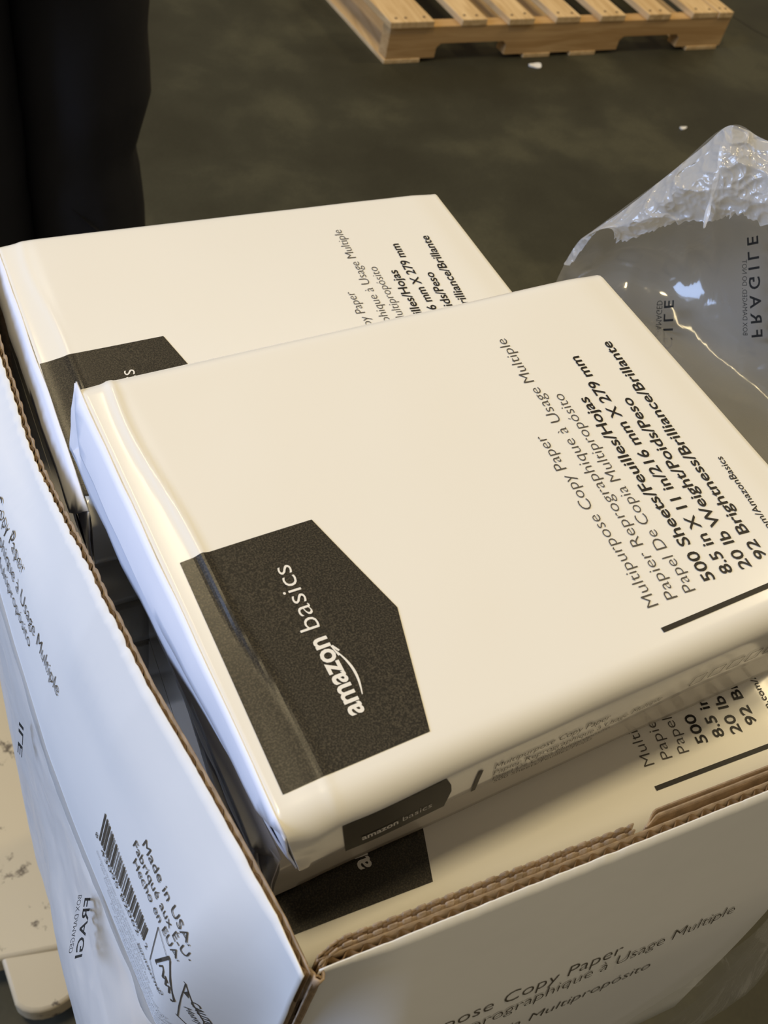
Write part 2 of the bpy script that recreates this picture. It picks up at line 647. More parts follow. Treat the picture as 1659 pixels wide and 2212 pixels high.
def ream_prints(R, parent, tagpts=TAG, dx=0.0, dy=0.0, side=False, barlen=.2640, ldx=0.0, ldy=0.0):
    lab = Print(lambda u, v: R.surf(u, v, .00025))
    lab.poly(tagpts, .0010)
    lo = lab.build('brand_label', M_LABEL, parent)
    lo['label'] = 'black brand label'
    w = Print(lambda u, v: R.surf(u + ldx - dx, v + ldy - dy, .0005))
    w.text('amazon', (.0433 + dx, .0302 + dy), (.0436 + dx, .0630 + dy), .0080, 0.022)
    w.text('basics', (.0437 + dx, .0672 + dy), (.0443 + dx, .0966 + dy), .0080, -0.008)
    up, dn = [], []
    for i in range(15):
        q = i / 14
        yy = .0365 + dy + q * .0205
        base = .0452 + dx + .0026 * math.sin(math.pi * (q * .92 + .04)) - .0016 * q
        th = .0001 + .0009 * math.sin(math.pi * (q * .85 + .1))
        up.append((base - th / 2, yy))
        dn.append((base + th / 2, yy))
    for i in range(14):
        w.poly([up[i], up[i + 1], dn[i + 1], dn[i]], 1)
    w.line((.0456 + dx, .0555 + dy), (.0440 + dx, .0583 + dy), .0008)
    w.line((.0447 + dx, .0537 + dy), (.0437 + dx, .0584 + dy), .0006)
    w.build('brand_lettering', M_WHTTXT, lo)
    g = Print(lambda u, v: R.surf(u, v, .0003))
    k = Print(lambda u, v: R.surf(u, v, .0003))
    for s, a, b, wt in TOP_ROWS:
        (g if wt < 0 else k).text(s, (a[0] + dx, a[1] + dy), (b[0] + dx, b[1] + dy), .0057, wt)
    k.text('amazon.com/AmazonBasics', (.2495 + dx, .0170 + dy), (.2577 + dx, .0811 + dy), .0036, 0.004)
    k.poly([(.1702 + dx, .0145 + dy), (barlen, .0145 + dy), (barlen, .0167 + dy), (.1702 + dx, .0167 + dy)], .01)
    g.build('thin_lettering', M_GREYTXT, parent)
    k.build('bold_lettering', M_BLKTXT, parent)
    if side:
        t0 = R.r - R.r * math.pi / 2
        lab2 = Print(lambda u, v: R.surf(u, v, .0003))
        e0 = t0 - (R.h - R.r) + .001
        lab2.poly([(.0190, e0), (.0190, -.0070), (.0610, -.0060), (.0640, -.016), (.0650, -.024), (.0630, e0)], .003)
        l2 = lab2.build('side_label', M_BLKTXT, parent)
        l2['label'] = 'black brand label on the side'
        w2 = Print(lambda u, v: R.surf(u, v, .0006))
        w2.text('amazon', (.0260, -.0322), (.0415, -.0316), .0055, .018)
        w2.text('basics', (.0435, -.0315), (.0565, -.0310), .0055, -.01)
        w2.build('side_brand_lettering', M_WHTTXT, l2)
        g2 = Print(lambda u, v: R.surf(u, v, .0004))
        g2.text('Multipurpose Copy Paper', (.0845, -.0220), (.1405, -.0215), .0052, -.010)
        g2.text('Papier Reprographique à Usage Multiple', (.0850, -.0290), (.1715, -.0285), .0045, -.010)
        g2.text('Papel De Copia Multipropósito', (.0855, -.0345), (.1445, -.0340), .0040, -.010)
        g2.text('500 Sheets/Feuilles/Hojas', (.0865, -.0385), (.1365, -.0380), .0030, 0.0)
        g2.line((.0775, -.0160), (.0765, -.0370), .0022)
        for i in range(6):
            xx = .188 + i * .011
            g2.path([(xx, -.021), (xx + .007, -.021), (xx + .007, -.029), (xx, -.029)], .0005, closed=True)
        g2.build('side_lettering', M_GREYTXT, parent)


# uppermost ream
R1 = Ream(curl=.0013, ridge=.0012, cx=.010, cy=.0008, seed=1.0, fl=.004)
c, s = math.cos(PH), math.sin(PH)


def top_frame(x, y):
    return (c * x - s * y, s * x + c * y)


x0, y0 = top_frame(.0005, .0002)
ream_top = empty('copy_paper_ream', (x0, y0, FZ - RH), PH)
tag(ream_top, 'white copy paper ream topmost in the carton, black label and grey text in full view', 'paper ream')
R1.wrapper('wrapper', ream_top)
R1.end_flaps(ream_top, 0)
ream_prints(R1, ream_top, side=True)

# ream just below it, mostly hidden and in shade
R2 = Ream(h=.0438, curl=.001, seed=5.0)
x0, y0 = top_frame(.0068, .0072)
ream_mid = empty('copy_paper_ream', (x0, y0, FZ - .0899), PH - .010)
ream_mid.scale = (1, .74, 1)
tag(ream_mid, 'shaded copy paper ream directly underneath the topmost one, only its corner showing', 'paper ream')
R2.wrapper('wrapper', ream_mid)
R2.end_flaps(ream_mid, 0)

# ream level with the carton rim at the near end
R3 = Ream(curl=.0004, seed=9.0)
ream_near = empty('copy_paper_ream', (.0065, -.0220, FZ - .135), 0.0)
tag(ream_near, 'copy paper ream along the near carton wall, one letter a of its label showing', 'paper ream')
R3.wrapper('wrapper', ream_near)
R3.end_flaps(ream_near, 0)
NDX, NDY = .0088, .0014
ream_prints(R3, ream_near, tagpts=[(.0012, .0138), (.0641, .0138), (.0760, .0639), (.0667, .1047), (.0012, .1047)], dx=NDX, dy=NDY, barlen=.2740, ldx=-.0008, ldy=-.0022)

# ream on the far stack
R4 = Ream(curl=.0026, ridge=.0004, seed=13.0)
ream_far = empty('copy_paper_ream', (-.0205, .1800, FZ - .057 - RH), .0238)
ream_far.rotation_euler = (-.045, 0, .0238)
ream_far.scale = (1, .965, 1)
ream_far.location.y += .0075
tag(ream_far, 'copy paper ream at the far end of the carton, its black label half covered', 'paper ream')
R4.wrapper('wrapper', ream_far)
R4.end_flaps(ream_far, 0, 1.5)
ream_prints(R4, ream_far, tagpts=[(-.0004, .0100), (.0613, .0100), (.0764, .0590), (.0650, .1075), (.0004, .1055)], ldy=-.0105, ldx=-.001)

# reams buried below those
BOT = FZ - .29
hid = Ream(h=1.0, curl=0, dome=0, r=.004, seed=20)
proto = None
for (bx, by, rz, z0, n, hh) in ((.0065, -.0220, 0.0, BOT, 3, (FZ - .135 - BOT) / 3), (-.0200, .1960, .0238, BOT, 4, (FZ - .068 - RH - BOT) / 4)):
    for i in range(n):
        if proto is None:
            Rb = Ream(h=.05, curl=0, dome=0, r=.004, seed=20)
            proto = o = empty('copy_paper_ream', (0, 0, 0))
            wr = Rb.wrapper('wrapper', proto)
        else:
            o = proto.copy()
            COL.objects.link(o)
            w_ = wr.copy()
            w_.parent = o
            COL.objects.link(w_)
        o.location = (bx, by, z0 + i * hh + .0002)
        o.rotation_euler = (0, 0, rz)
        o.scale = (.985, .985, (hh - .0004) / .05)
        tag(o, 'plain wrapped copy paper ream buried lower in the carton', 'paper ream', 'buried reams')

# ------------------------------------------------------------------ the open carton
LY = [-.035, -.03, .06, .1445, .243, .286, .34, .43]
LX = [-.001, -.002, -.0155, -.0275, -.0365, -.0405, -.040, -.030]
ED = [.03, .035, .07, .1, .118, .13, .16, .2, .29]
EL = [0, 0, .013, .021, .0245, .0262, .030, .032, .030]
EF = [0, 0, .0095, .0178, .0225, .0258, .031, .036, .046]
YB = .432
XR = .292


LY2 = [-.035, -.0224, -.0126, .0197, .0513, .0838, .1279, .169, .209, .2493, .2785, .3072, .43]
LX2 = [-.002, -.0032, -.0042, -.0098, -.0157, -.0224, -.0285, -.0281, -.0262, -.0252, -.0256, -.0267, -.026]


def left_x(y, d):
    k = smooth01((y + .035) / .045)
    k2 = min(1, max(0, (.43 - y) / .06))
    t = smooth01((d - .07) / .03)
    return interp(y, LY, LX) * t + interp(y, LY2, LX2) * (1 - t) - interp(d, ED, EL) * k * k2


def front_y(x, d):
    k = smooth01((x + .002) / .045)
    k2 = min(1, max(0, (.292 - x) / .045))
    return -.0335 - interp(d, ED, EF) * k * k2


def wall_pt(side, s, d, inward=0.0):
    if side == 'left':
        return (left_x(s, d) + inward, s, FZ - d)
    if side == 'front':
        return (s, front_y(s, d) + inward, FZ - d)
    if side == 'right':
        return (XR - inward, s, FZ - d)
    return (s, YB - inward, FZ - d)


carton = empty('copy_paper_carton', (0, 0, 0))
tag(carton, 'open white copy paper carton with torn brown rim, full of wrapped reams', 'carton')


def sheet(name, mat, side, s0, s1, ns, dtop, dbot, nd, inward, thick=0.0005, parent=carton):
    vs, fs = [], []
    for i in range(ns + 1):
        sv = s0 + (s1 - s0) * i / ns
        dt = dtop(sv) if callable(dtop) else dtop
        inn = inward(sv) if callable(inward) else inward
        for j in range(nd + 1):
            q = (j / nd) ** 1.3
            vs.append(wall_pt(side, sv, dt + (dbot - dt) * q, inn))
    for i in range(ns):
        for j in range(nd):
            a = i * (nd + 1) + j
            fs.append((a, a + 1, a + nd + 2, a + nd + 1))
    o = link_mesh(name, vs, fs, mat, parent, angle=50)
    m = o.modifiers.new('thickness', 'SOLIDIFY')
    m.thickness = thick
    m.offset = 0
    return o


def rough_edge(base, amp, freq, seed):
    return lambda sv: base + amp * noise.noise(Vector((sv * freq, seed, 0))) + amp * .5 * noise.noise(Vector((sv * freq * 3.1, seed, 4)))


def flute(pitch, lo, hi):
    return lambda sv: lo + (hi - lo) * (.5 + .5 * math.sin(2 * math.pi * sv / pitch))


def teeth(sv):
    ph = (sv / .0056) % 1
    return .0330 + (.0017 if ph < .38 else 0.0) + .0006 * noise.noise(Vector((sv * 500, 3, 0))) + (.006 if sv > .1335 else 0)


CT = .0023          # board thickness
# left wall: one board, torn along its top
low = lambda sv: .034 * smooth01((sv - .11) / .15)
perf = lambda sv: (.0009 if (sv / .0085) % 1 < .42 else 0) * smooth01((sv - .085) / .02)
for nm, mat, ns, dt, inn in (('outer_panel', M_CARTON, 220, lambda sv: rough_edge(.0352, .0007, 120, 1)(sv) + perf(sv) + low(sv), 0.0),
                             ('corrugation', M_KRAFT, 560, lambda sv: rough_edge(.0358, .0009, 300, 2)(sv) + low(sv), flute(.0070, .0004, CT - .0004)),
                             ('inner_panel', M_KRAFTL, 220, lambda sv: rough_edge(.0346, .0008, 150, 3)(sv) + perf(sv) + low(sv), CT)):
    sheet(nm, mat, 'left', -.0335, YB, ns, dt, .29 if nm != 'corrugation' else .075, 16 if nm != 'corrugation' else 3, inn)
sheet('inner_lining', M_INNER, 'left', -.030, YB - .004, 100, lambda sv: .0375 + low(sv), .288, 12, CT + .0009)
# front wall: fluted outer board ...
for nm, mat, ns, dt, inn in (('outer_panel', M_CARTON, 160, rough_edge(.0353, .0006, 150, 5), 0.0),
                             ('corrugation', M_KRAFT, 420, rough_edge(.0360, .0008, 260, 6), flute(.0066, .0004, .0027)),
                             ('inner_panel', M_KRAFTL, 160, rough_edge(.0350, .0005, 150, 7), .0031)):
    sheet(nm, mat, 'front', .0035, XR, ns, dt, .29 if nm != 'corrugation' else .075, 16 if nm != 'corrugation' else 3, inn)
# ... and a second board inside it, perforated teeth on the left half, a folded flap on the right half
tooth_in = lambda sv: .0046 + .0008 * noise.noise(Vector((sv * 20, 1, 1)))
for nm, mat, dt, off in (('torn_lining', M_KRAFTL, teeth, 0.0), ('torn_lining', M_KRAFT, lambda sv: teeth(sv + .0012) + .0007, .0011), ('torn_lining', M_KRAFTL, lambda sv: teeth(sv - .0008) + .0003, .0023)):
    sheet(nm, mat, 'front', .004, .1348, 460, dt, .11, 4, (lambda o_: (lambda sv: tooth_in(sv) * smooth01((sv + .004) / .02) + o_))(off), thick=.0006)
fold = lambda sv: .0040 + .0020 * smooth01((.168 - sv) / .035) * 0 + .0016 * smooth01((sv - .139) / .008)
for nm, mat, off in (('folded_flap', M_KRAFT, 0.0), ('folded_flap', M_KRAFTL, .0013), ('folded_flap', M_KRAFT, .0025), ('folded_flap', M_KRAFTL, .0032)):
    sheet(nm, mat, 'front', .1385, XR - .004, 90, rough_edge(.0345, .0004, 60, 11 + off * 1000), .11, 4, (lambda o_: (lambda sv: fold(sv) + o_ * smooth01((sv - .137) / .01)))(off), thick=.0006)
# right and back walls
for side, s0, s1 in (('right', -.030, YB), ('back', -.028, XR)):
    sheet('outer_panel', M_CARTON, side, s0, s1, 60, .118, .29, 6, 0.0)
    sheet('corrugation', M_KRAFT, side, s0, s1, 400, .1185, .15, 2, flute(.0066, .0004, .0027))
    sheet('inner_panel', M_KRAFTL, side, s0, s1, 60, .118, .29, 6, .0031)
# crushed corner: curled bit of board and the raw glued edge running down
vs, fs = [], []
cpath = [(-.0010, -.0325), (.0008, -.0318), (.0014, -.0338), (.0006, -.0356), (.0022, -.0372), (.0042, -.0368), (.0052, -.0350), (.0050, -.0330), (.0064, -.0318)]
for i, (x, y) in enumerate(cpath):
    for d in (.036 + .0012 * math.sin(i * 1.3), .050, .075):
        q = (d - .036) / .04
        vs.append((x * (1 - q) + q * (.0005 + .0055 * i / 8), y * (1 - q) + q * (-.0335), FZ - d))
for i in range(len(cpath) - 1):
    for j in range(2):
        a = i * 3 + j
        fs.append((a, a + 1, a + 4, a + 3))
o = link_mesh('crushed_corner', vs, fs, M_KRAFTL, carton)
m = o.modifiers.new('thickness', 'SOLIDIFY')
m.thickness = .0008
vs, fs = [], []
for j in range(30):
    d = .040 + .25 * j / 29
    wv = .0004 * noise.noise(Vector((d * 90, 0, 0)))
    y = front_y(.004, d) - .0006
    for x in (.0010, .0016, .0024, .0030, .0038, .0046):
        dent = .0010 if x in (.0024, .0030) else 0
        vs.append((x + wv, y - .0012 + dent, FZ - d))
for j in range(29):
    for i in range(5):
        a = j * 6 + i
        fs.append((a, a + 6, a + 7, a + 1))
o = link_mesh('glued_edge', vs, fs, M_KRAFTL, carton, smooth=False)
m = o.modifiers.new('thickness', 'SOLIDIFY')
m.thickness = .0008
# bottom
bm = bmesh.new()
box_mesh(bm, (-.002, -.033, FZ - .2935), (XR, YB, FZ - .2902))
bm_object('bottom_panel', bm, M_CARTON, carton)

# printing on the carton: long side (reads from far to near) and near side
LP = lambda u, v: wall_pt('left', -u, v, -.0006)        # u runs towards the near corner, v downwards = depth
FP = lambda u, v: wall_pt('front', u, v, -.0006)


def on_wall(P, s_, s0, d0, s1, d1, cap, wt):
    # depth grows downwards: mirror the up direction
    P.text(s_, (s0, d0), (s1, d1), cap, wt, flip=True)


gl = Print(LP)
for s_, e0, d0, L in (('Multipurpose Copy Paper', .193, .1035, .098), ('Papier Reprographique à Usage Multiple', .134, .119, .155), ('Papel De Copia Multipropósito', .172, .135, .118)):
    on_wall(gl, s_, -(e0 + L), d0, -e0, d0, .0098, -.010)
gl.build('product_lettering', M_GREYTXT, carton)
gl = Print(LP)
for s_, a, b, d in (('Made in USA.', .0475, .0040, .0975), ('Fabriqué aux É-U.', .0520, .0010, .1075), ('Hecho en EUA.', .0480, .0045, .1165)):
    on_wall(gl, s_, -a, d, -b, d + .003, .0062, 0.0)
gl.build('origin_lettering', M_GREYTXT, carton)
gl = Print(LP)
random.seed(11)
y = .0755
k = 0
while y > .0265:
    wdt = random.choice((.0005, .0005, .0009, .0013))
    gl.poly([(-y, .1240 + (.0755 - y) * .28), (-(y - wdt), .1240 + (.0755 - y) * .28), (-(y - wdt), .1525), (-y, .1525)], .1)
    y -= wdt + random.choice((.0005, .0006, .0011))
gl.text('8', (-.0790, .1555), (-.0768, .1555), .0045, 0, flip=True)
gl.text('43095 82062', (-.0720, .1585), (-.0300, .1585), .0045, 0, flip=True)
gl.text('2', (-.0242, .1545), (-.0220, .1545), .0045, 0, flip=True)
gl.build('barcode', M_GREYTXT, carton)
gl = Print(LP)
gl.text('B07VNKHVHG', (-.0290, .1680), (-.0050, .1690), .0036, .012, flip=True)
for i in range(11):
    a = .0760 - .0046 * i if i < 6 else .0480 - .004 * (i - 6)
    gl.text(('Distributed by the seller, made for printers and copiers', 'Papier pour imprimantes et photocopieurs multifonctions', 'Conserver dans un endroit sec et frais')[i % 3],
            (-a, .170 + .0058 * i), (-(a - .052 if a > .05 else -.004), .171 + .0058 * i), .0030, -.015, flip=True)
gl.build('small_print', M_GREYTXT, carton)
gl = Print(LP)
gl.path([(-.0207, .1215), (.0012, .1350), (.0024, .1840), (-.0180, .1560)], .0005, closed=True)
gl.path([(.0012, .1350), (.0105, .1745), (.0120, .2050), (.0024, .1840)], .0005)
gl.path([(-.0147, .1480), (-.0090, .1255), (-.0078, .1265), (.0000, .1640), (-.0008, .1665)], .0009, closed=True)
gl.line((-.0146, .1478), (-.0086, .1250), .0016)
gl.path([(-.0118, .1455), (-.0098, .1400), (-.0086, .1425), (-.0078, .1490), (-.0060, .1470), (-.0052, .1530), (-.0036, .1510), (-.0026, .1580)], .0009)
gl.line((-.0070, .1450), (-.0048, .1490), .0012)
gl.poly([(.0016, .1460), (.0030, .1415), (.0040, .1500)], .1)
gl.text('CAUTION', (.0046, .1520), (.0135, .1860), .0030, .015, flip=True)
gl.text('Heavy load', (.0034, .1640), (.0130, .1980), .0028, .0, flip=True)
gl.build('warning_panel', M_GREYTXT, carton)
gf = Print(FP)
gf.text('Multipurpose Copy Paper', (.0165, .1190), (.1485, .1222), .0082, -.012, flip=True)
gf.text('Papier Reprographique à Usage Multiple', (.0300, .1320), (.2150, .1320), .0082, -.012, flip=True)
gf.text('Papel De Copia Multipropósito', (.0340, .1535), (.1757, .1585), .0082, -.012, flip=True)
gf.build('near_side_printing', M_GREYTXT, carton)

# cartons underneath and the pallet that carries the stack
for i, (z0, z1) in enumerate(((.47, FZ - .2937), (.1405, .4698))):
    o = empty('copy_paper_carton', (0, 0, 0))
    tag(o, ('closed white carton directly under the open one, inside the plastic wrap', 'closed white carton lowest in the wrapped stack, on its pallet')[i], 'carton')
    bm = bmesh.new()
    box_mesh(bm, (-.002, -.030, z0), (XR, YB, z1 - .06))
    bm_object('body', bm, M_CARTON, o, bevel=.002)
    bm = bmesh.new()
    box_mesh(bm, (-.005, -.034, z1 - .0598), (XR + .004, YB + .004, z1))
    bm_object('lid', bm, M_CARTON, o, bevel=.002)
p2 = empty('wooden_pallet', (-.02, -.06, 0))
tag(p2, 'wooden pallet hidden under the plastic-wrapped stack of cartons', 'pallet')
for y0 in (0, .24, .50):
    bm = bmesh.new()
    box_mesh(bm, (0, y0, .016), (.42, y0 + .038, .122))
    bm_object('stringer', bm, M_WOODX, p2)
for x0_ in (0, .11, .22, .33):
    bm = bmesh.new()
    box_mesh(bm, (x0_, 0, .1222), (x0_ + .09, .54, .140))
    bm_object('deck_board', bm, M_WOODY, p2)
for x0_ in (0, .33):
    bm = bmesh.new()
    box_mesh(bm, (x0_, 0, 0), (x0_ + .09, .54, .0158))
    bm_object('bottom_board', bm, M_WOODY, p2)

# ------------------------------------------------------------------ torn plastic wrap round the stack
FM = [[(0.325, 0.3298, 0.928), (0.33, 0.2657, 0.9706), (0.335, 0.2058, 0.9876), (0.335, 0.1432, 0.9895), (0.33, 0.0636, 0.9903)],
      [(0.335, 0.3443, 0.9664), (0.36, 0.3148, 0.9875), (0.385, 0.2773, 0.9912), (0.395, 0.2177, 1.0034), (0.4, 0.1409, 1.02)],
      [(0.34, 0.3487, 0.9918), (0.37, 0.3346, 1.01), (0.4, 0.3051, 1.0136), (0.415, 0.2627, 1.0385), (0.42, 0.1931, 1.0783)],
      [(0.343, 0.3472, 1.0103), (0.365, 0.3293, 1.0555), (0.39, 0.3141, 1.081), (0.41, 0.288, 1.0906), (0.42, 0.222, 1.1116)],
      [(0.345, 0.3375, 1.0293), (0.36, 0.3124, 1.0874), (0.375, 0.3007, 1.1254), (0.39, 0.2818, 1.1269), (0.41, 0.2317, 1.1363)]]
FM = [[(.318, .30, .30), (.318, .22, .30), (.318, .15, .30), (.318, .07, .30), (.318, .0, .30)], [(.320, .315, .75), (.322, .24, .78), (.324, .17, .80), (.324, .10, .80), (.324, .03, .80)]] + FM
FL = [[(.339, .3476, .9928), (.342, .3456, 1.0125), (0.345, 0.3375, 1.0293), (0.351, 0.3258, 1.0533), (0.36, 0.3124, 1.0874), (0.369, 0.3055, 1.1097), (0.375, 0.3007, 1.1254), (0.383, 0.293, 1.1271), (0.39, 0.2818, 1.1269), (0.41, 0.2317, 1.1363)],
      [(.3375, .3438, .9950), (.340, .3385, 1.021), (0.336, 0.3211, 1.0432), (0.34, 0.312, 1.0521), (0.346, 0.2974, 1.078), (0.3545, 0.2896, 1.0957), (0.3635, 0.2793, 1.1096), (0.3715, 0.2716, 1.1149), (0.3795, 0.2587, 1.1158), (0.397, 0.2118, 1.1311)],
      [(.338, .3402, .9973), (.341, .3324, 1.0307), (0.343, 0.3215, 1.0424), (0.345, 0.3142, 1.0368), (0.348, 0.2975, 1.0555), (0.356, 0.2883, 1.0691), (0.368, 0.2714, 1.0821), (0.376, 0.2632, 1.0918), (0.385, 0.2481, 1.0939), (0.4, 0.2026, 1.1164)]]


def catmull(pts, t):
    n = len(pts) - 1
    f = min(n - 1e-6, max(0, t * n))
    i = int(f)
    u = f - i
    p = [Vector(pts[max(0, min(n, i + k))]) for k in (-1, 0, 1, 2)]
    return .5 * ((2 * p[1]) + (p[2] - p[0]) * u + (2 * p[0] - 5 * p[1] + 4 * p[2] - p[3]) * u * u + (3 * p[1] - p[0] - 3 * p[2] + p[3]) * u ** 3)


def patch(name, mat, rows, nu, nv, parent, wrinkle=0.0, wscale=30, edge=None, sharp=False, lin=False):
    vs, fs = [], []
    for j in range(nv + 1):
        v = j / nv
        for i in range(nu + 1):
            u = i / nu
            if lin:
                def lerp(r):
                    f = min(len(r) - 1 - 1e-6, u * (len(r) - 1))
                    k = int(f)
                    return Vector(r[k]).lerp(Vector(r[k + 1]), f - k)
                col = [lerp(r) for r in rows]
            else:
                col = [catmull(r, u) for r in rows]
            p = catmull(col, v)
            if wrinkle and sharp:
                q = Vector((p.x * wscale, p.y * wscale, p.z * wscale))
                a = 0
                for k_, am in ((1.0, 1.0), (2.3, .5), (4.7, .22)):
                    n_ = abs(noise.noise(q * k_ + Vector((k_, 2 * k_, 0)), noise_basis='PERLIN_ORIGINAL'))
                    a += am * (1 - min(1, n_ * 2.2)) ** 2
                p = p + Vector((-.75, -.55, .35)) * (wrinkle * a)
            elif wrinkle:
                q = Vector((p.x * wscale, p.y * wscale, p.z * wscale))
                a = wrinkle * (noise.noise(q) + .8 * (1 - 2 * abs(noise.noise(q * 1.9 + Vector((3, 1, 7))))))
                p = p + Vector((-.75, -.55, .35)) * a
            if edge:
                p = edge(p, u, v)
            vs.append(p)
    for j in range(nv):
        for i in range(nu):
            a = j * (nu + 1) + i
            fs.append((a, a + 1, a + nu + 2, a + nu + 1))
    return link_mesh(name, vs, fs, mat, parent, angle=80)


wrap = empty('plastic_wrap', (0, 0, 0))
tag(wrap, 'torn clear plastic film standing up beside the open carton and hanging round it', 'plastic film')
patch('clear_panel', M_FILM, FM, 70, 110, wrap, wrinkle=.0014, wscale=22)


def ragged(p, u, v):
    if v > .9:
        p = p + Vector((0, 0, .004 * noise.noise(Vector((u * 60, 1, 0))))) * (v - .9) * 10
    return p


fo = patch('torn_flap', M_FILMW, FL, 240, 70, wrap, wrinkle=.0036, wscale=42, edge=ragged, sharp=True)
fo['label'] = 'milky creased film folded over with a torn lower edge'
# seam down the flap
vs, fs = [], []
sa, sb = Vector((.3735, .2975, 1.116)), Vector((.3610, .2705, 1.0815))
for i in range(25):
    q = i / 24
    p = sa.lerp(sb, q) + Vector((-.003, -.0035, .001)) + Vector((.0015, .001, 0)) * math.sin(q * 5)
    side_ = Vector((.0, -.45, .3)).normalized() * (.0016 + .0006 * math.sin(q * 17))
    vs += [p - side_, p + Vector((-.0012, -.001, .0)), p + side_]
for i in range(24):
    for k in range(2):
        a = i * 3 + k
        fs.append((a, a + 1, a + 4, a + 3))
link_mesh('flap_seam', vs, fs, M_FILML, wrap)


def quad_map(a, b, at, off):
    """text on the film: u along the line, v up, both 0..1 over the quad"""
    a, b, at = Vector(a), Vector(b), Vector(at)
    r, up_ = b - a, at - a
    n = Vector((-.75, -.55, .35)).normalized() * off
    return lambda u, v: tuple(a + r * u + up_ * v + n)


def film_text(s_, q, wt, name):
    fm = quad_map(q[0], q[1], q[2], .0030)
    P_ = Print(fm)
    vs_, fs_ = glyphs(s_, wt)
    x0_, x1_ = min(v[0] for v in vs_), max(v[0] for v in vs_)
    P_.v = [fm((a - x0_) / (x1_ - x0_), b / CAPH) for a, b in vs_]
    P_.f = list(fs_)
    P_.build(name, M_FILMTXT, wrap)


film_text('F R A G I L E', ((0.402, 0.2286, 1.0213), (0.405, 0.2725, 1.0643), (0.402, 0.2223, 1.0279)), .014, 'film_lettering')
film_text('BOX DAMAGED, DO NOT', ((0.4, 0.2338, 1.0189), (0.403, 0.2659, 1.0525), (0.4, 0.2308, 1.0216)), -.004, 'film_lettering')
film_text('A G I L E', ((0.372, 0.2561, 0.9752), (0.383, 0.2899, 1.0018), (0.372, 0.2493, 0.9818)), .014, 'film_lettering')
film_text('BOX DAMAGED', ((0.37, 0.2657, 0.9794), (0.38, 0.2931, 0.9995), (0.37, 0.2615, 0.9834)), -.004, 'film_lettering')

# film hanging along the long side
LE = [(.43, .13), (.34, .135), (.25, .145), (.20, .165), (.1716, .176), (.1295, .196), (.107, .207), (.068, .213), (.035, .223), (.0096, .233), (-.012, .245)]
rows = [[(left_x(y_, d_) - .0022, y_, FZ - d_) for y_, d_ in LE]]
rows.append([(min(left_x(y_, d_) - .006, -.064) , y_ , FZ - d_ - .05) for y_, d_ in LE])
rows.append([(-.0735 + .002 * math.sin(i * 1.7), y_ - .004, FZ - .34) for i, (y_, d_) in enumerate(LE)])
rows.append([(-.0715 + .003 * math.sin(i * 1.1 + 1), y_ - .004, FZ - .52) for i, (y_, d_) in enumerate(LE)])
rows.append([(-.045, y_ - .002, FZ - .90) for y_, d_ in LE])
lf = patch('hanging_panel', M_FILML, rows, 90, 60, wrap, wrinkle=.0008, wscale=25)
lf['label'] = 'milky film hanging along the long side of the carton'
film_lab = [((-.0505, .0770, .852), (-.0612, .0545, .838), (-.0540, .0730, .868), 'FRAGI', .014), ((-.0548, .0775, .860), (-.0650, .0560, .846), (-.0568, .0752, .868), 'BOX DAMAGED', -.004),
            ((-.0640, .1660, .880), (-.0680, .1580, .862), (-.0655, .1640, .892), 'ILE', .014)]
for a, b, at, s_, wt in film_lab:
    vs_, fs_ = glyphs(s_, wt)
    x0_, x1_ = min(v[0] for v in vs_), max(v[0] for v in vs_)
    A, B, T = Vector(a), Vector(b), Vector(at)
    P_ = Print(None)
    P_.v = [tuple(A + (B - A) * ((p[0] - x0_) / (x1_ - x0_)) + (T - A) * (p[1] / CAPH) + Vector((-.0035, -.003, .012))) for p in vs_]
    P_.f = list(fs_)
    P_.build('film_lettering', M_FILMTXT, wrap)

# film across the near side
NE = [(-.02, .33), (.06, .32), (.12, .29), (.187, .25), (.2245, .206), (.245, .15), (.300, .12)]
rows = [[(x_, (front_y(x_, d_) if x_ < .29 else -.0335) - .0035, FZ - d_) for x_, d_ in NE]]
rows.append([(x_ + .004, (front_y(x_, .29) if x_ < .28 else -.04) - .010 - .003 * math.sin(i * 2), FZ - d_ - .05) for i, (x_, d_) in enumerate(NE)])
rows.append([(x_, -.088 + .004 * math.sin(i * 1.3), FZ - .42) for i, (x_, d_) in enumerate(NE)])
rows.append([(x_, -.072, FZ - .90) for x_, d_ in NE])
patch('near_panel', M_FILMF, rows, 80, 60, wrap, wrinkle=.0020, wscale=30)

# ------------------------------------------------------------------ pallet jack fork beside the stack
def cream_mat():
    m, nt, b = nodes_of('scuffed_cream_paint')
    b.inputs['Roughness'].default_value = 0.42
    tc = nt.nodes.new('ShaderNodeTexCoord')
    n = nt.nodes.new('ShaderNodeTexNoise')
    n.inputs['Scale'].default_value = 26
    n.inputs['Detail'].default_value = 6
    n.inputs['Roughness'].default_value = .7
    nt.links.new(tc.outputs['Object'], n.inputs['Vector'])
    r = nt.nodes.new('ShaderNodeValToRGB')
    r.color_ramp.elements[0].position = .34
    r.color_ramp.elements[0].color = (.10, .08, .06, 1)
    r.color_ramp.elements[1].position = .40
    r.color_ramp.elements[1].color = (.50, .43, .30, 1)
    nt.links.new(n.outputs['Fac'], r.inputs['Fac'])
    nt.links.new(r.outputs['Color'], b.inputs['Base Color'])
    return m


M_CREAM = cream_mat()
M_STEEL = plain('dark_steel', (.03, .03, .03), .5)
jack = empty('pallet_jack', (0, 0, 0))
tag(jack, 'cream pallet jack fork with scuffed rounded tip low beside the wrapped stack', 'pallet jack')


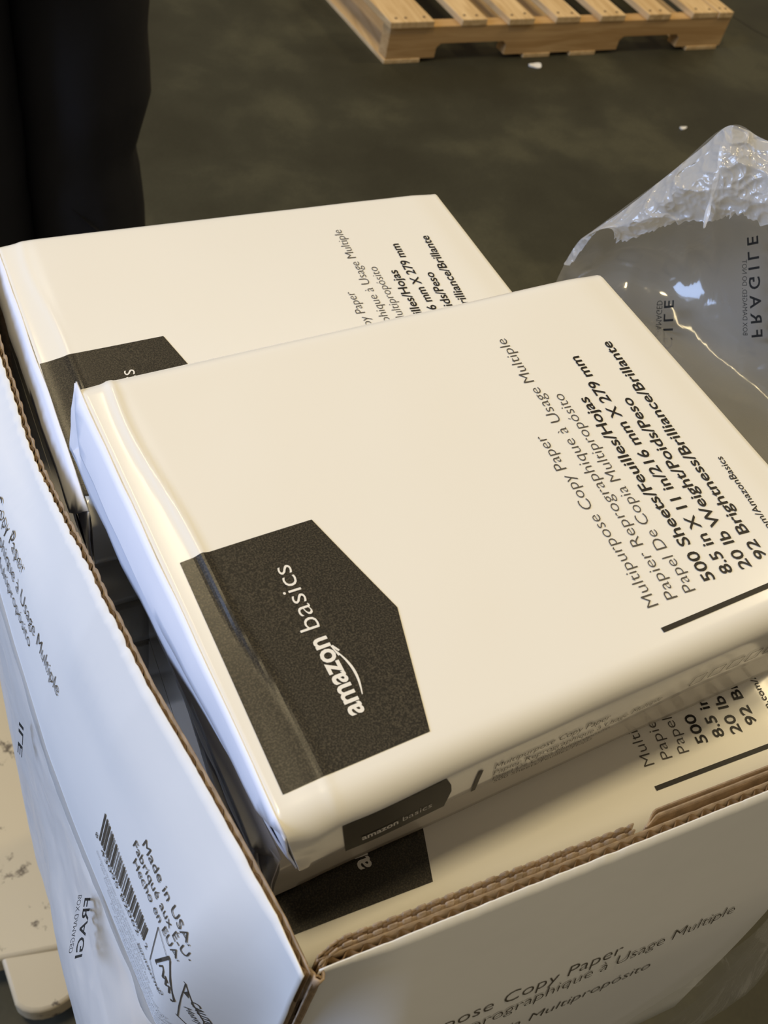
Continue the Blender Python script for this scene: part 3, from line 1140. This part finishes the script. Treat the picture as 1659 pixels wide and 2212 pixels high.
def slab(name, outline, ztop, thick, mat, parent, bev=.006):
    bm = bmesh.new()
    n = len(outline)
    lo = [bm.verts.new((p[0], p[1], (ztop(p[0], p[1]) - thick))) for p in outline]
    hi = [bm.verts.new((p[0], p[1], ztop(p[0], p[1]))) for p in outline]
    bm.faces.new(hi)
    bm.faces.new(list(reversed(lo)))
    for i in range(n):
        bm.faces.new((lo[i], lo[(i + 1) % n], hi[(i + 1) % n], hi[i]))
    o = bm_object(name, bm, mat, parent, smooth=True)
    b = o.modifiers.new('bevel', 'BEVEL')
    b.width = bev
    b.segments = 3
    b.limit_method = 'ANGLE'
    return o


slab('fork', [(-.178, .296), (-.048, .262), (-.036, .40), (-.036, 1.40), (-.178, 1.40)], lambda x, y: .092, .052, M_CREAM, jack)
tip = [(-.140, .300), (-.1405, .236)]
for i in range(1, 12):
    a = math.pi + math.pi * i / 12
    tip.append((-.095 + .0455 * math.cos(a), .240 + .031 * math.sin(a) + .010 * (i / 12)))
tip += [(-.050, .262), (-.050, .275)]
slab('fork_tip', tip, lambda x, y: .092 - .22 * max(0, .295 - y), .045, M_CREAM, jack, .005)
bm = bmesh.new()
bmesh.ops.create_cone(bm, cap_ends=True, segments=24, radius1=.036, radius2=.036, depth=.07, matrix=Matrix.Translation((-.107, .48, .036)) @ Matrix.Rotation(math.pi / 2, 4, 'Y'))
bm_object('load_wheel', bm, M_STEEL, jack, smooth=True)
bm = bmesh.new()
box_mesh(bm, (-.73, 1.38, .04), (-.036, 1.46, .30))
bm_object('frame', bm, M_CREAM, jack, bevel=.01)
bm = bmesh.new()
bmesh.ops.create_cone(bm, cap_ends=True, segments=24, radius1=.085, radius2=.085, depth=.10, matrix=Matrix.Translation((-.38, 1.56, .0855)) @ Matrix.Rotation(math.pi / 2, 4, 'Y'))
bm_object('steer_wheel', bm, M_STEEL, jack, smooth=True)
slab('fork', [(-.72, .25), (-.60, .25), (-.588, .40), (-.588, 1.40), (-.73, 1.40), (-.73, .40)], lambda x, y: .092, .052, M_CREAM, jack)


_rj = Matrix.Rotation(.095, 3, 'Z')
_pv = Vector((-.10, .262, 0))
jack.rotation_euler = (0, 0, .095)
jack.location = _pv - _rj @ _pv

# ------------------------------------------------------------------ person standing behind the carton
def skin(name, pts, edges, mat, parent, levels=2, root=0):
    me = bpy.data.meshes.new(name)
    me.from_pydata([p[:3] for p in pts], edges, [])
    o = bpy.data.objects.new(name, me)
    COL.objects.link(o)
    md = o.modifiers.new('skin', 'SKIN')
    md.use_smooth_shade = True
    for i, p in enumerate(pts):
        sv = me.skin_vertices[0].data[i]
        sv.radius = (p[3], p[4] if len(p) > 4 else p[3])
        sv.use_root = (i == root)
    sb = o.modifiers.new('sub', 'SUBSURF')
    sb.levels = levels
    sb.render_levels = levels
    dg = bpy.context.evaluated_depsgraph_get()
    m2 = bpy.data.meshes.new_from_object(o.evaluated_get(dg))
    bpy.data.objects.remove(o)
    m2.name = name
    m2.materials.clear()
    m2.materials.append(mat)
    m2.shade_smooth()
    r = bpy.data.objects.new(name, m2)
    COL.objects.link(r)
    if parent:
        r.parent = parent
    return r


M_SKIN = plain('skin', (.45, .28, .19), .5)
M_TROUS = plain('black_trousers', (.016, .016, .019), .8, .25, bump=.3, bscale=60)
M_JACK = plain('black_jacket', (.011, .011, .013), .75, .3, bump=.3, bscale=45)
M_SHOE = plain('black_shoes', (.012, .012, .012), .5)
M_HAIR = plain('dark_hair', (.02, .014, .01), .6)
PX, PY = .10, 1.18
person = empty('person', (PX, PY, 0))
tag(person, 'person in dark trousers standing beyond the far end of the carton', 'person')
bp = [(0, 0, .96, .10, .08), (0, 0, 1.10, .12, .09), (0, .01, 1.25, .14, .10), (0, .01, 1.38, .13, .09), (0, .0, 1.47, .05), (0, -.01, 1.53, .05), (0, -.02, 1.60, .075, .085), (0, -.02, 1.68, .075, .09), (0, -.01, 1.73, .05),
      (.080, 0, .88, .055), (.092, 0, .50, .045), (.10, .01, .28, .052), (.10, .02, .10, .038), (.10, -.08, .035, .035), (.10, -.16, .03, .03),
      (-.080, 0, .88, .055), (-.092, 0, .50, .045), (-.10, .01, .28, .052), (-.10, .02, .10, .038), (-.10, -.08, .035, .035), (-.10, -.16, .03, .03),
      (.19, .01, 1.40, .055), (.22, .02, 1.16, .042), (.14, -.16, 1.20, .032), (.09, -.20, 1.25, .026), (.07, -.23, 1.27, .034, .018),
      (-.19, .01, 1.40, .055), (-.22, .02, 1.16, .042), (-.14, -.16, 1.20, .032), (-.09, -.20, 1.25, .026), (-.07, -.23, 1.27, .034, .018)]
be = [(0, 1), (1, 2), (2, 3), (3, 4), (4, 5), (5, 6), (6, 7), (7, 8), (0, 9), (9, 10), (10, 11), (11, 12), (12, 13), (13, 14), (0, 15), (15, 16), (16, 17), (17, 18), (18, 19), (19, 20),
      (3, 21), (21, 22), (22, 23), (23, 24), (24, 25), (3, 26), (26, 27), (27, 28), (28, 29), (29, 30)]
for hand, sx in ((25, 1), (30, -1)):
    hx, hy, hz = bp[hand][:3]
    for k, (ox, ln) in enumerate(((-.026, .030), (-.009, .038), (.009, .040), (.026, .034))):
        i0 = len(bp)
        bp += [(hx + ox, hy - .03, hz + .002, .010), (hx + ox, hy - .03 - ln * .6, hz - .008, .009), (hx + ox, hy - .03 - ln, hz - .028, .008), ]
        be += [(hand, i0), (i0, i0 + 1), (i0 + 1, i0 + 2)]
    i0 = len(bp)
    bp += [(hx - sx * .035, hy + .005, hz - .01, .011), (hx - sx * .048, hy - .025, hz - .02, .009)]
    be += [(hand, i0), (i0, i0 + 1)]
body = skin('body', bp, be, M_SKIN, person)
# face: nose, mouth, eyes
bm = bmesh.new()
bmesh.ops.create_uvsphere(bm, u_segments=12, v_segments=8, radius=.016, matrix=Matrix.Translation((0, -.112, 1.615)) @ Matrix.Diagonal((.8, 1.0, 1.5, 1)))
bm_object('nose', bm, M_SKIN, body, smooth=True)
for sx in (-1, 1):
    bm = bmesh.new()
    bmesh.ops.create_uvsphere(bm, u_segments=12, v_segments=8, radius=.012, matrix=Matrix.Translation((sx * .032, -.094, 1.645)))
    bm_object('eye', bm, M_WHTTXT, body, smooth=True)
    bm = bmesh.new()
    bmesh.ops.create_uvsphere(bm, u_segments=12, v_segments=8, radius=.022, matrix=Matrix.Translation((sx * .082, -.01, 1.63)) @ Matrix.Diagonal((.35, .7, 1.3, 1)))
    bm_object('ear', bm, M_SKIN, body, smooth=True)
bm = bmesh.new()
bmesh.ops.create_uvsphere(bm, u_segments=24, v_segments=16, radius=.095, matrix=Matrix.Translation((0, .008, 1.685)) @ Matrix.Diagonal((.92, 1.08, .95, 1)))
bmesh.ops.delete(bm, geom=[v for v in bm.verts if v.co.z < 1.60 or (v.co.y < -.06 and v.co.z < 1.69)], context='VERTS')
bm_object('hair', bm, M_HAIR, person, smooth=True)
# trousers: two legs lofted with folds, and a seat
def leg_ring(z, cx, cy, rx, ry, n=40, sd=0.0):
    out = []
    for i in range(n):
        a = 2 * math.pi * i / n
        w = 1 + .035 * noise.noise(Vector((math.cos(a) * 2 + sd, math.sin(a) * 2, z * 9))) + .03 * noise.noise(Vector((math.cos(a) * 4 + sd, math.sin(a) * 4, z * 24)))
        out.append((cx + rx * w * math.cos(a), cy + ry * w * math.sin(a), z))
    return out


def loft(name, rings, mat, parent, cap=True):
    n = len(rings[0])
    vs = [p for r in rings for p in r]
    fs = []
    for j in range(len(rings) - 1):
        for i in range(n):
            a, b = j * n + i, j * n + (i + 1) % n
            fs.append((a, b, b + n, a + n))
    if cap:
        fs.append(tuple(reversed(range(n))))
        fs.append(tuple(range((len(rings) - 1) * n, len(rings) * n)))
    return link_mesh(name, vs, fs, mat, parent, angle=180)


ZS = [.06 + .02 * i for i in range(48)]
for sx in (1, -1):
    rings = []
    for z in ZS:
        ox = interp(z, [.06, .25, .38, .45, .52, .555, .59, .64, .70, .78, .90, 1.0], [.168, .166, .166, .164, .156, .150, .160, .172, .170, .168, .166, .160])
        cx = sx * (ox - .002) / 2
        w = (ox + .002) / 2
        rings.append(leg_ring(z, cx, .005, w, w * 1.08, sd=sx * 3))
    loft('trouser_leg', rings, M_TROUS, person)
# jacket with hem about hip height
rings = []
for i in range(36):
    z = .83 + .655 * i / 35
    rx = interp(z, [.83, .855, .90, .97, 1.05, 1.2, 1.36, 1.43, 1.485], [.168, .178, .176, .172, .165, .178, .185, .14, .065])
    ry = interp(z, [.83, .855, .90, .97, 1.05, 1.2, 1.36, 1.43, 1.485], [.128, .134, .134, .130, .125, .130, .125, .09, .065])
    rings.append(leg_ring(z, 0, .005, rx, ry, 48, 7.0))
loft('jacket', rings, M_JACK, person)
for sx in (1, -1):
    skin('sleeve', [(sx * .17, .01, 1.39, .075), (sx * .215, .02, 1.26, .068), (sx * .220, .02, 1.15, .060), (sx * .18, -.08, 1.175, .054), (sx * .12, -.175, 1.22, .046)],
         [(0, 1), (1, 2), (2, 3), (3, 4)], M_JACK, person)
    bm = bmesh.new()
    bmesh.ops.create_uvsphere(bm, u_segments=20, v_segments=12, radius=.05, matrix=Matrix.Translation((sx * .10, -.06, .045)) @ Matrix.Diagonal((.95, 2.7, .88, 1)))
    for v in bm.verts:
        v.co.z = max(.001, v.co.z)
    bm_object('shoe', bm, M_SHOE, person, smooth=True)
# curved seam across the front of the trouser leg
vs, fs = [], []
for i in range(25):
    q = i / 24
    u = .015 + .125 * q
    zz = .54 - .17 * q + .05 * q * q
    rr = .0775
    yy = .005 - rr * 1.08 * math.sqrt(max(0.02, 1 - ((u - .083) / rr) ** 2)) if abs(u - .083) < rr else -.01
    vs += [(u, yy - .001, zz + .004), (u, yy - .006, zz), (u, yy - .001, zz - .004)]
for i in range(24):
    for k in range(2):
        a = i * 3 + k
        fs.append((a, a + 1, a + 4, a + 3))
link_mesh('trouser_seam', vs, fs, M_TROUS, person)
